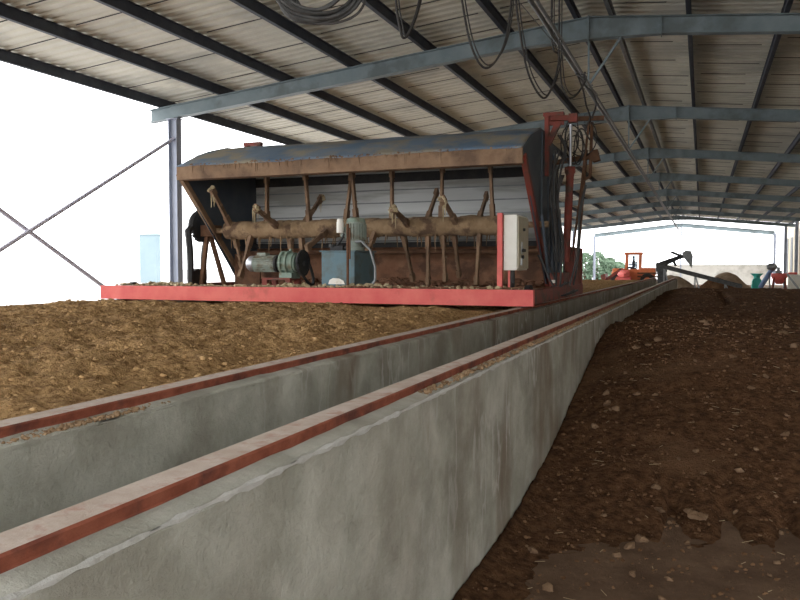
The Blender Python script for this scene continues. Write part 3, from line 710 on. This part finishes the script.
b = MB(); b.tube([P(553,283,10.8), P(553,280,10.8)], .03, 8); b.build('work_lamp', 'white', T)
for x in (-1.955, -7.88):
    for y in (9.35, 12.3):
        b = MB(); b.tube([(x-.035,y,1.031+.125),(x+.035,y,1.031+.125)], .125, 24); b.tube([(x-.045,y,1.156),(x+.05,y,1.156)], .04, 12); b.build('wheel', 'black', T, smooth=True)
# loose ropes and coiled hose at the right of the hood
def cable(name, pts, r, label, m='cable', group=None, n=6, sub=8):
    pts = list(pts)
    if pts[0].z > 4.2: pts.insert(0, Vector((pts[0].x, pts[0].y, rz(pts[0].x)+.02)))
    if pts[-1].z > 4.2: pts.append(Vector((pts[-1].x, pts[-1].y, rz(pts[-1].x)+.02)))
    ps = []
    for i in range(len(pts)-1):
        p0 = pts[max(i-1,0)]; p1 = pts[i]; p2 = pts[i+1]; p3 = pts[min(i+2,len(pts)-1)]
        for q in range(sub):
            t_ = q/sub; ps.append(.5*((2*p1)+(p2-p0)*t_+(2*p0-5*p1+4*p2-p3)*t_*t_+(3*p1-p0-3*p2+p3)*t_**3))
    ps.append(pts[-1]); b = MB(); b.tube(ps, r, n); return tag(b.build(name, m, smooth=True), label, 'cable', group)
b = MB()
for k in range(7):
    c = P(576+random.uniform(-6,6), 142+random.uniform(-6,8), 11.5+random.random()*.3); rx = .12+.13*random.random(); a0 = random.random()*3
    b.tube([c+Vector((rx*math.cos(t_*2*PI/24)*math.cos(a0), rx*math.cos(t_*2*PI/24)*math.sin(a0), rx*math.sin(t_*2*PI/24)*1.2)) for t_ in range(25)], .009, 5, False)
tag(b.build('hose_coil', 'cable', smooth=True), 'tangle of thin black hose loops beside the machine mast', 'hose')
# messenger wire and festoon loops
W0 = P(598,95,11.6); W1 = Vector((-2.35, 2.5, 4.6))
b = MB(); b.tube([W0, W1], .005, 5); tag(b.build('messenger_wire', 'galv'), 'thin wire carrying the festooned power cable to the machine', 'wire')
fst = [
 ([(398,-60,7.2),(396,-2,7.2),(400,28,7.25),(404,38,7.3),(411,28,7.35),(420,-4,7.4),(424,-60,7.45)], 'narrow hanging black cable loop just right of the coil'),
 ([(455,-60,8.2),(462,0,8.2),(471,45,8.3),(483,67,8.4),(495,62,8.5),(506,38,8.6),(512,-5,8.7),(514,-60,8.8)], 'wide deep black cable loop at top centre of the picture'),
 ([(513,-60,9),(516,0,9),(522,45,9.2),(530,78,9.4),(543,98,9.6),(552,87,9.8),(558,66,9.9),(559,42,10)], 'long black cable loop above the right end of the hood'),
 ([(552,40,10),(559,56,10.1),(562,85,10.3),(569,98,10.4),(578,93,10.5),(584,80,10.6),(576,74,10.7)], 'short black cable loop under the first frame, near the machine arm'),
 ([(577,74,10.7),(583,90,10.9),(586,105,11.1),(590,118,11.3),(585,130,11.4),(590,140,11.5)], 'black cable dropping from the conduit to the machine mast'),
 ([(585,72,10.8),(584,84,10.9),(592,92,11),(596,104,11.1),(592,118,11.3)], 'thin black cable knotted beside the machine mast'),
]
for pts,l in fst:
    cable('festoon_cable', [P(*p) for p in pts], .013, l, group='festoon cable loops')
    if len(pts) > 6:
        cable('festoon_cable', [P(p[0]+2.5,p[1]-3 if i not in (0,len(pts)-1) else p[1],p[2]+.08) for i,p in enumerate(pts)], .008, 'thinner twin of the ' + l, group='festoon cable loops')
# big coil at the top
b = MB(); cc = P(319,-14,6.0)
for k in range(19):
    R = .36*(.68+.34*random.random()); n = 40; ph = random.random()*6; off = Vector((random.uniform(-.02,.02),random.uniform(-.10,.10),random.uniform(-.03,.03))); tl = random.uniform(-.25,.25)
    pts = []
    for i in range(n+1):
        a = 2*PI*i/n; rr = R*(1+.04*math.sin(3*a+ph)); p = _r*(rr*math.cos(a)*1.02)+Vector((0,0,rr*math.sin(a)*.86)); p += _f*(rr*.12*math.sin(a+tl)+rr*tl*math.cos(a))
        pts.append(cc+off+p)
    b.tube(pts, .015, 6, False)
coil = tag(b.build('cable_coil', ['cablegrey'], smooth=True), 'big coil of dark grey cable hanging from the roof at top centre left', 'cable coil')
b = MB(); b.tube([cc+Vector((0,0,.26)), Vector((cc.x, cc.y, rz(cc.x)+.0))], .008, 6); tag(b.build('hanging_wire', 'galv'), 'wire holding the cable coil under the roof', 'wire')
cable('loose_cable', [P(290,-30,6),P(296,5,6),P(312,22,5.95),P(340,22,5.95),P(362,8,6),P(372,-30,6.05)], .010, 'loose cable end curving round the big coil', 'cable')

# ---------------------------------------------------------------- far objects
# wheel loader
lc = P(632,286,60); L = empty('wheel_loader', (lc.x, 60, 0), 'small orange wheel loader with open cab parked beyond the left trough', 'loader')
def lx(px): return P(px,280,60).x
b = MB(); b.box(lx(612),lx(655),59.5,60.5,.55,1.15,.08); b.box(lx(640),lx(656),59.4,60.6,.9,1.45,.1); b.box(lx(613),lx(624),59.4,60.6,.7,1.4,.1); b.box(lx(624),lx(642),59.5,60.5,1.1,1.35,.05); b.build('body', 'orange', L)
b = MB(); zt = 2.45
for x in (lx(626.5),lx(640)):
    for y in (59.55,60.45): b.bar((x,y,1.3),(x+(.02),y,zt),.16,.16)
b.build('cab_frame', 'orange', L)
b = MB(); b.box(lx(624.5),lx(642.5),59.45,60.55,zt-.05,zt+.14,.04); b.build('cab_roof', 'orange', L)
b = MB(); b.box(lx(628),lx(639),60.44,60.46,1.4,zt-.05); b.build('window', 'glass', L)
for px in (619,648):
    for y in (59.3,60.55):
        b = MB(); b.tube([(lx(px),y,.52),(lx(px),y+.3,.52)], .52, 20); w = b.build('wheel', 'tyre', L, smooth=True)
        b = MB(); b.tube([(lx(px),y-.02,.52),(lx(px),y+.01,.52)], .24, 14); b.build('hub', 'orange', w)
b = MB(); b.box(lx(638),lx(658),59.3,59.45,.75,.85); b.box(lx(638),lx(658),59.3,59.45,1.0,1.1); b.box(lx(638),lx(658),59.3,59.45,.45,.58); b.build('side_step', 'browndark', L)
b = MB(); b.bar((lx(622),59.3,1.35),(lx(608),59.3,.6),.12,.2); b.bar((lx(622),60.7,1.35),(lx(608),60.7,.6),.12,.2); b.prism([(lx(609),.15),(lx(604),.15),(lx(602),.9),(lx(606),1.0)],59.1,60.9,'y'); b.build('bucket', 'redold', L)
b = MB(); b.rock((lx(631)-.4,58.7,1.0),.42,2,.6,.25); b.box(lx(631)-.9,lx(631)+.1,58.5,58.9,0,.8); tag(b.build('red_sack', 'red', smooth=True), 'small bright red bundle in front of the orange loader', 'bundle')
# driver: one skinned body
def person(loc, scale=1):
    me = D.meshes.new('person'); o = D.objects.new('person', me)
    V_ = [(0,0,.45),(0,0,.7),(0,0,.98),(0,0,1.1),(0,0,1.25), (.12,0,.44),(.16,-.42,.46),(.16,-.46,.05),(-.12,0,.44),(-.16,-.42,.46),(-.16,-.46,.05),(.2,0,.98),(.28,-.08,.7),(.2,-.35,.68),(-.2,0,.98),(-.28,-.08,.7),(-.2,-.35,.68),(0,0,1.34)]
    E = [(0,1),(1,2),(2,3),(3,4),(4,17),(0,5),(5,6),(6,7),(0,8),(8,9),(9,10),(2,11),(11,12),(12,13),(2,14),(14,15),(15,16)]
    R = [.15,.14,.15,.055,.095,.10,.075,.05,.10,.075,.05,.07,.05,.04,.07,.05,.04,.07]
    me.from_pydata([Vector(v)*scale for v in V_], E, [])
    col.objects.link(o); m = o.modifiers.new('skin','SKIN')
    for i,r in enumerate(R): me.skin_vertices[0].data[i].radius = (r*scale, r*scale)
    me.skin_vertices[0].data[0].use_root = True
    o.modifiers.new('sub','SUBSURF').levels = 1; me.materials.append(M['cloth']); o.location = loc; o.rotation_euler = (0,0,-PI/2)
    return o
pr = person((lx(633.5),60,1.0)); tag(pr, 'person in dark clothes sitting in the cab of the orange loader', 'person')
b = MB(); b.box(lx(630.5),lx(635.5),59.75,60.25,1.33,1.42); b.box(lx(635.5),lx(636.5),59.75,60.25,1.35,1.9); b.build('seat', 'black', L)
# inclined conveyor with boom and hanging chute
yc = 46
def cp(px, py, y=yc): return P(px, py, y)
V = empty('inclined_conveyor', (P(740,286,yc).x, yc, 0), 'long grey inclined belt conveyor sloping down to the right behind the walls', 'conveyor')
a, c = cp(656,265), cp(742,287)
b = MB(); b.bar(a, c, .20, .1, (0,1,0)); b.bar(a+Vector((0,.8,0)), c+Vector((0,.8,0)), .20, .1, (0,1,0))
for k in range(12): q = a.lerp(c, k/11); b.bar(q, q+Vector((0,.8,0)), .05, .05)
b.build('conveyor_frame', 'cablegrey', V)
b = MB(); b.bar(a+Vector((0,.4,.12)), c+Vector((0,.4,.12)), .7, .04, (0,0,1)); b.build('belt', 'cable', V)
for px,py in ((664,267),(695,275),(725,283)):
    q = cp(px,py); b = MB(); b.bar((q.x,yc+.05,0),(q.x,yc+.05,q.z),.07,.07); b.bar((q.x+.3,yc+.75,0),(q.x,yc+.75,q.z),.07,.07); b.build('leg', 'galv', V)
B = empty('digger_boom', (cp(666,268).x, yc+1.6, 0), 'dark digger boom reaching right with a hanging scoop bucket above the conveyor', 'digger')
y2 = yc+1.6
b = MB(); b.bar(cp(662,287,y2), cp(662,268,y2), .5, .35, (0,1,0)); b.box(cp(656,270,y2).x, cp(667,270,y2).x, y2-.4, y2+.4, 1.2, 1.75, .08); b.box(cp(655,270,y2).x, cp(668,270,y2).x, y2-.7, y2+.7, 0, .5, .08); b.build('base', 'cablegrey', B)
b = MB(); b.bar(cp(660,265,y2), cp(680,257,y2), .34, .30, (0,1,0), .22, .2); b.bar(cp(680,257,y2), cp(691,255,y2), .2, .18, (0,1,0)); b.bar(cp(671,252,y2), cp(684,257,y2), .14, .12, (0,1,0)); b.bar(cp(672,258,y2),cp(676,266,y2),.14,.12,(0,1,0)); b.build('boom', 'black', B)
b = MB(); pl = [(682,253),(686,250.5),(691,251),(693,256),(692,268),(688,263),(684,258)]; b.prism([(cp(x,y,y2).x,cp(x,y,y2).z) for x,y in pl], y2-.45, y2+.45, 'y'); b.build('bucket', 'galv', B)
# mounds
def mound(cx, cy, rx, ry, h, m, label, seed=0):
    b = MB(); n = 40; rr = 14; vs = [(cx,cy,h)]; fs = []
    for i in range(1, rr+1):
        for k in range(n):
            t_ = i/rr; a = 2*PI*k/n; z = h*(math.cos(t_*PI)*.5+.5)**1.1; x = cx+rx*t_*math.cos(a); y = cy+ry*t_*math.sin(a)
            vs.append((x, y, max(0, z+.12*h*noise.noise(Vector((x*2+seed,y*2,z)))*(1-t_))))
    for k in range(n): fs.append((0,1+k,1+(k+1)%n))
    for i in range(rr-1):
        for k in range(n): fs.append((1+i*n+k,1+(i+1)*n+k,1+(i+1)*n+(k+1)%n,1+i*n+(k+1)%n))
    fs.append(tuple(1+(rr-1)*n+k for k in range(n))[::-1])
    b.add(vs, fs); return tag(b.build('material_mound', m, smooth=True), label, 'mound')
q = P(726,286,58); mound(q.x, 58, 2.1, 1.8, 1.15, 'mound', 'rounded brown mound in front of the far concrete wall')
q = P(716,286,52); mound(q.x, 52, 1.7, 1.4, .85, 'comp_r', 'low dark grey mound at the foot of the brown mound', 3)
q = P(672,286,56); mound(q.x, 56, 2.2, 1.6, .95, 'far' if 0 else 'mound', 'low pale mound behind the conveyor', 6)
# teal machine
yt = 50; q = P(757,287,yt); Tm = empty('crusher', (q.x, yt, 0), 'small bright teal machine in front of the far wall at right', 'machine')
sc = 778/(50*.94)   # px per metre
b = MB(); b.box(q.x-.38,q.x+.34,yt-.3,yt+.3,.0,.12); b.box(q.x-.3,q.x+.28,yt-.25,yt+.25,.12,.55,.08); b.build('base', 'teal', Tm)
b = MB(); b.tube([(q.x-.02,yt-.3,.62),(q.x-.02,yt+.3,.62)], .26, 18); b.build('housing', 'teal', Tm, smooth=True)
b = MB(); b.tube([(q.x-.02,yt,.8),(q.x-.02,yt,.95),(q.x-.02,yt,1.12)], [.16,.18,.36], 4); b.build('feed_hopper', 'teal', Tm)
yt = 49; b = MB(); U = empty('screw_conveyor', (P(765,287,yt).x,yt,0), 'blue grey inclined screw tube with grey head, between teal and red machines', 'conveyor')
a = P(760,288,yt); c = P(772,269,yt); b.tube([a,c], .13, 12); b.build('tube', 'blue', U, smooth=True)
b = MB(); b.rock(P(772,267,yt), .28, 2, .8, .1); b.build('head', 'galv', U, smooth=True)
b = MB(); b.bar((c.x-.1,yt,0),(c.x-.1,yt,c.z-.2),.08,.08); b.bar((c.x-.7,yt+.3,0),(c.x-.2,yt,c.z-.4),.06,.06); b.build('leg', 'galv', U)
yt = 48; q = P(779,290,yt); R_ = empty('red_hopper', (q.x,yt,0), 'red funnel shaped hopper on legs beside the right column', 'hopper')
b = MB(); b.tube([(q.x,yt,.55),(q.x,yt,.95),(q.x,yt,1.15)], [.16,.42,.42], 16); b.build('funnel', 'red', R_, smooth=True)
for dx,dy in ((-.34,-.3),(.34,-.3),(-.34,.3),(.34,.3)):
    b = MB(); b.bar((q.x+dx,yt+dy,0),(q.x+dx*.8,yt+dy*.8,1.0),.07,.07); b.build('leg', 'redold', R_)
b = MB(); b.box(q.x-.2,q.x+.12,yt-.15,yt+.15,1.15,1.3); b.tube([(q.x-.05,yt,1.3),(q.x-.05,yt,1.5)], .09, 10); b.build('top_motor', 'galv', R_)
b = MB(); b.bar((q.x+.35,yt-.5,1.1),(q.x+1.1,yt-.7,.05),.09,.09); b.build('chute', 'galv', R_)
b = MB(); b.box(P(788,290,52).x, 6.95, 52, 52.2, 0, .95); b.box(P(787,290,52).x, 6.95, 51.97, 52.23, .95, 1.05)
tag(b.build('low_partition', 'white'), 'low whitish wall at the right edge beside the red hopper', 'wall')
b = MB(); b.box(P(786,280,51.5).x,P(795,280,51.5).x,51.5,51.9,1.06,1.25,.03) if 0 else b.box(P(788,279,52.1).x,P(797,279,52.1).x,51.99,52.19,1.05,1.18,.02); tag(b.build('red_crate', 'red'), 'small red crate on the low white wall at right edge', 'crate')
# shrubs at far left opening
def shrub(cx, cy, r, h, label):
    t = empty('shrub', (cx,cy,0), label, 'shrub', 'shrubs beyond the shed'); b = MB()
    for _ in range(900):
        a = random.random()*2*PI; z = h*random.random()**.8; rr = r*math.sqrt(max(0.05,1-(z/h)**2.2))*(.55+.45*random.random()**.5)
        c = Vector((cx+rr*math.cos(a), cy+rr*math.sin(a), z)); s = .10+.12*random.random()
        u = Vector((random.gauss(0,1),random.gauss(0,1),random.gauss(0,1))).normalized(); w = u.orthogonal().normalized()
        b.add([c-u*s-w*s*.4, c+u*s-w*s*.2, c+u*s*.9+w*s*.4, c-u*s*.8+w*s*.4], [(0,1,2,3)])
    b.build('foliage', 'leaf', t)
    b = MB(); 
    for k in range(4): b.tube([(cx,cy,0),(cx+r*.4*math.cos(k*1.6),cy+r*.4*math.sin(k*1.6),h*.8)], [.07,.02], 6)
    b.build('stem', 'browndark', t)
for px,h,l in ((560,2.6,'grey green shrub mostly behind the machine mast'),(585,2.6,'grey green shrub just right of the machine mast'),(597,2.7,'grey green rounded shrub beneath the pale far column'),(609,2.1,'lower grey green shrub left of the loader'),(618,1.7,'small shrub behind the orange loader')):
    q = P(px,284,79); shrub(q.x, 79+1.2*((px)%3), 1.15, h+.25, l)
# pale block far left
q0 = P(140,280,60); q1 = P(158,280,60)
S = empty('block_tower', ((q0.x+q1.x)/2,61,0), 'pale blue grey block standing far away left of the column', 'building')
b = MB(); b.box(q0.x,q1.x-.15,60,60.6,0,4.5); b.build('wall', 'paleblue', S)
b = MB(); b.box(q0.x-.05,q1.x-.1,59.95,60.65,4.5,4.62); b.build('roof', 'paleblue', S)

# ---------------------------------------------------------------- light
w = D.worlds.new('world'); scn.world = w; w.use_nodes = True
bg = w.node_tree.nodes['Background']; bg.inputs[0].default_value = (.97,.98,1.0,1); bg.inputs[1].default_value = 4.2
scn.view_settings.view_transform = 'Standard'; scn.view_settings.look = 'None'; scn.view_settings.gamma = 1; scn.view_settings.exposure = 0
scn.view_settings.use_curve_mapping = False
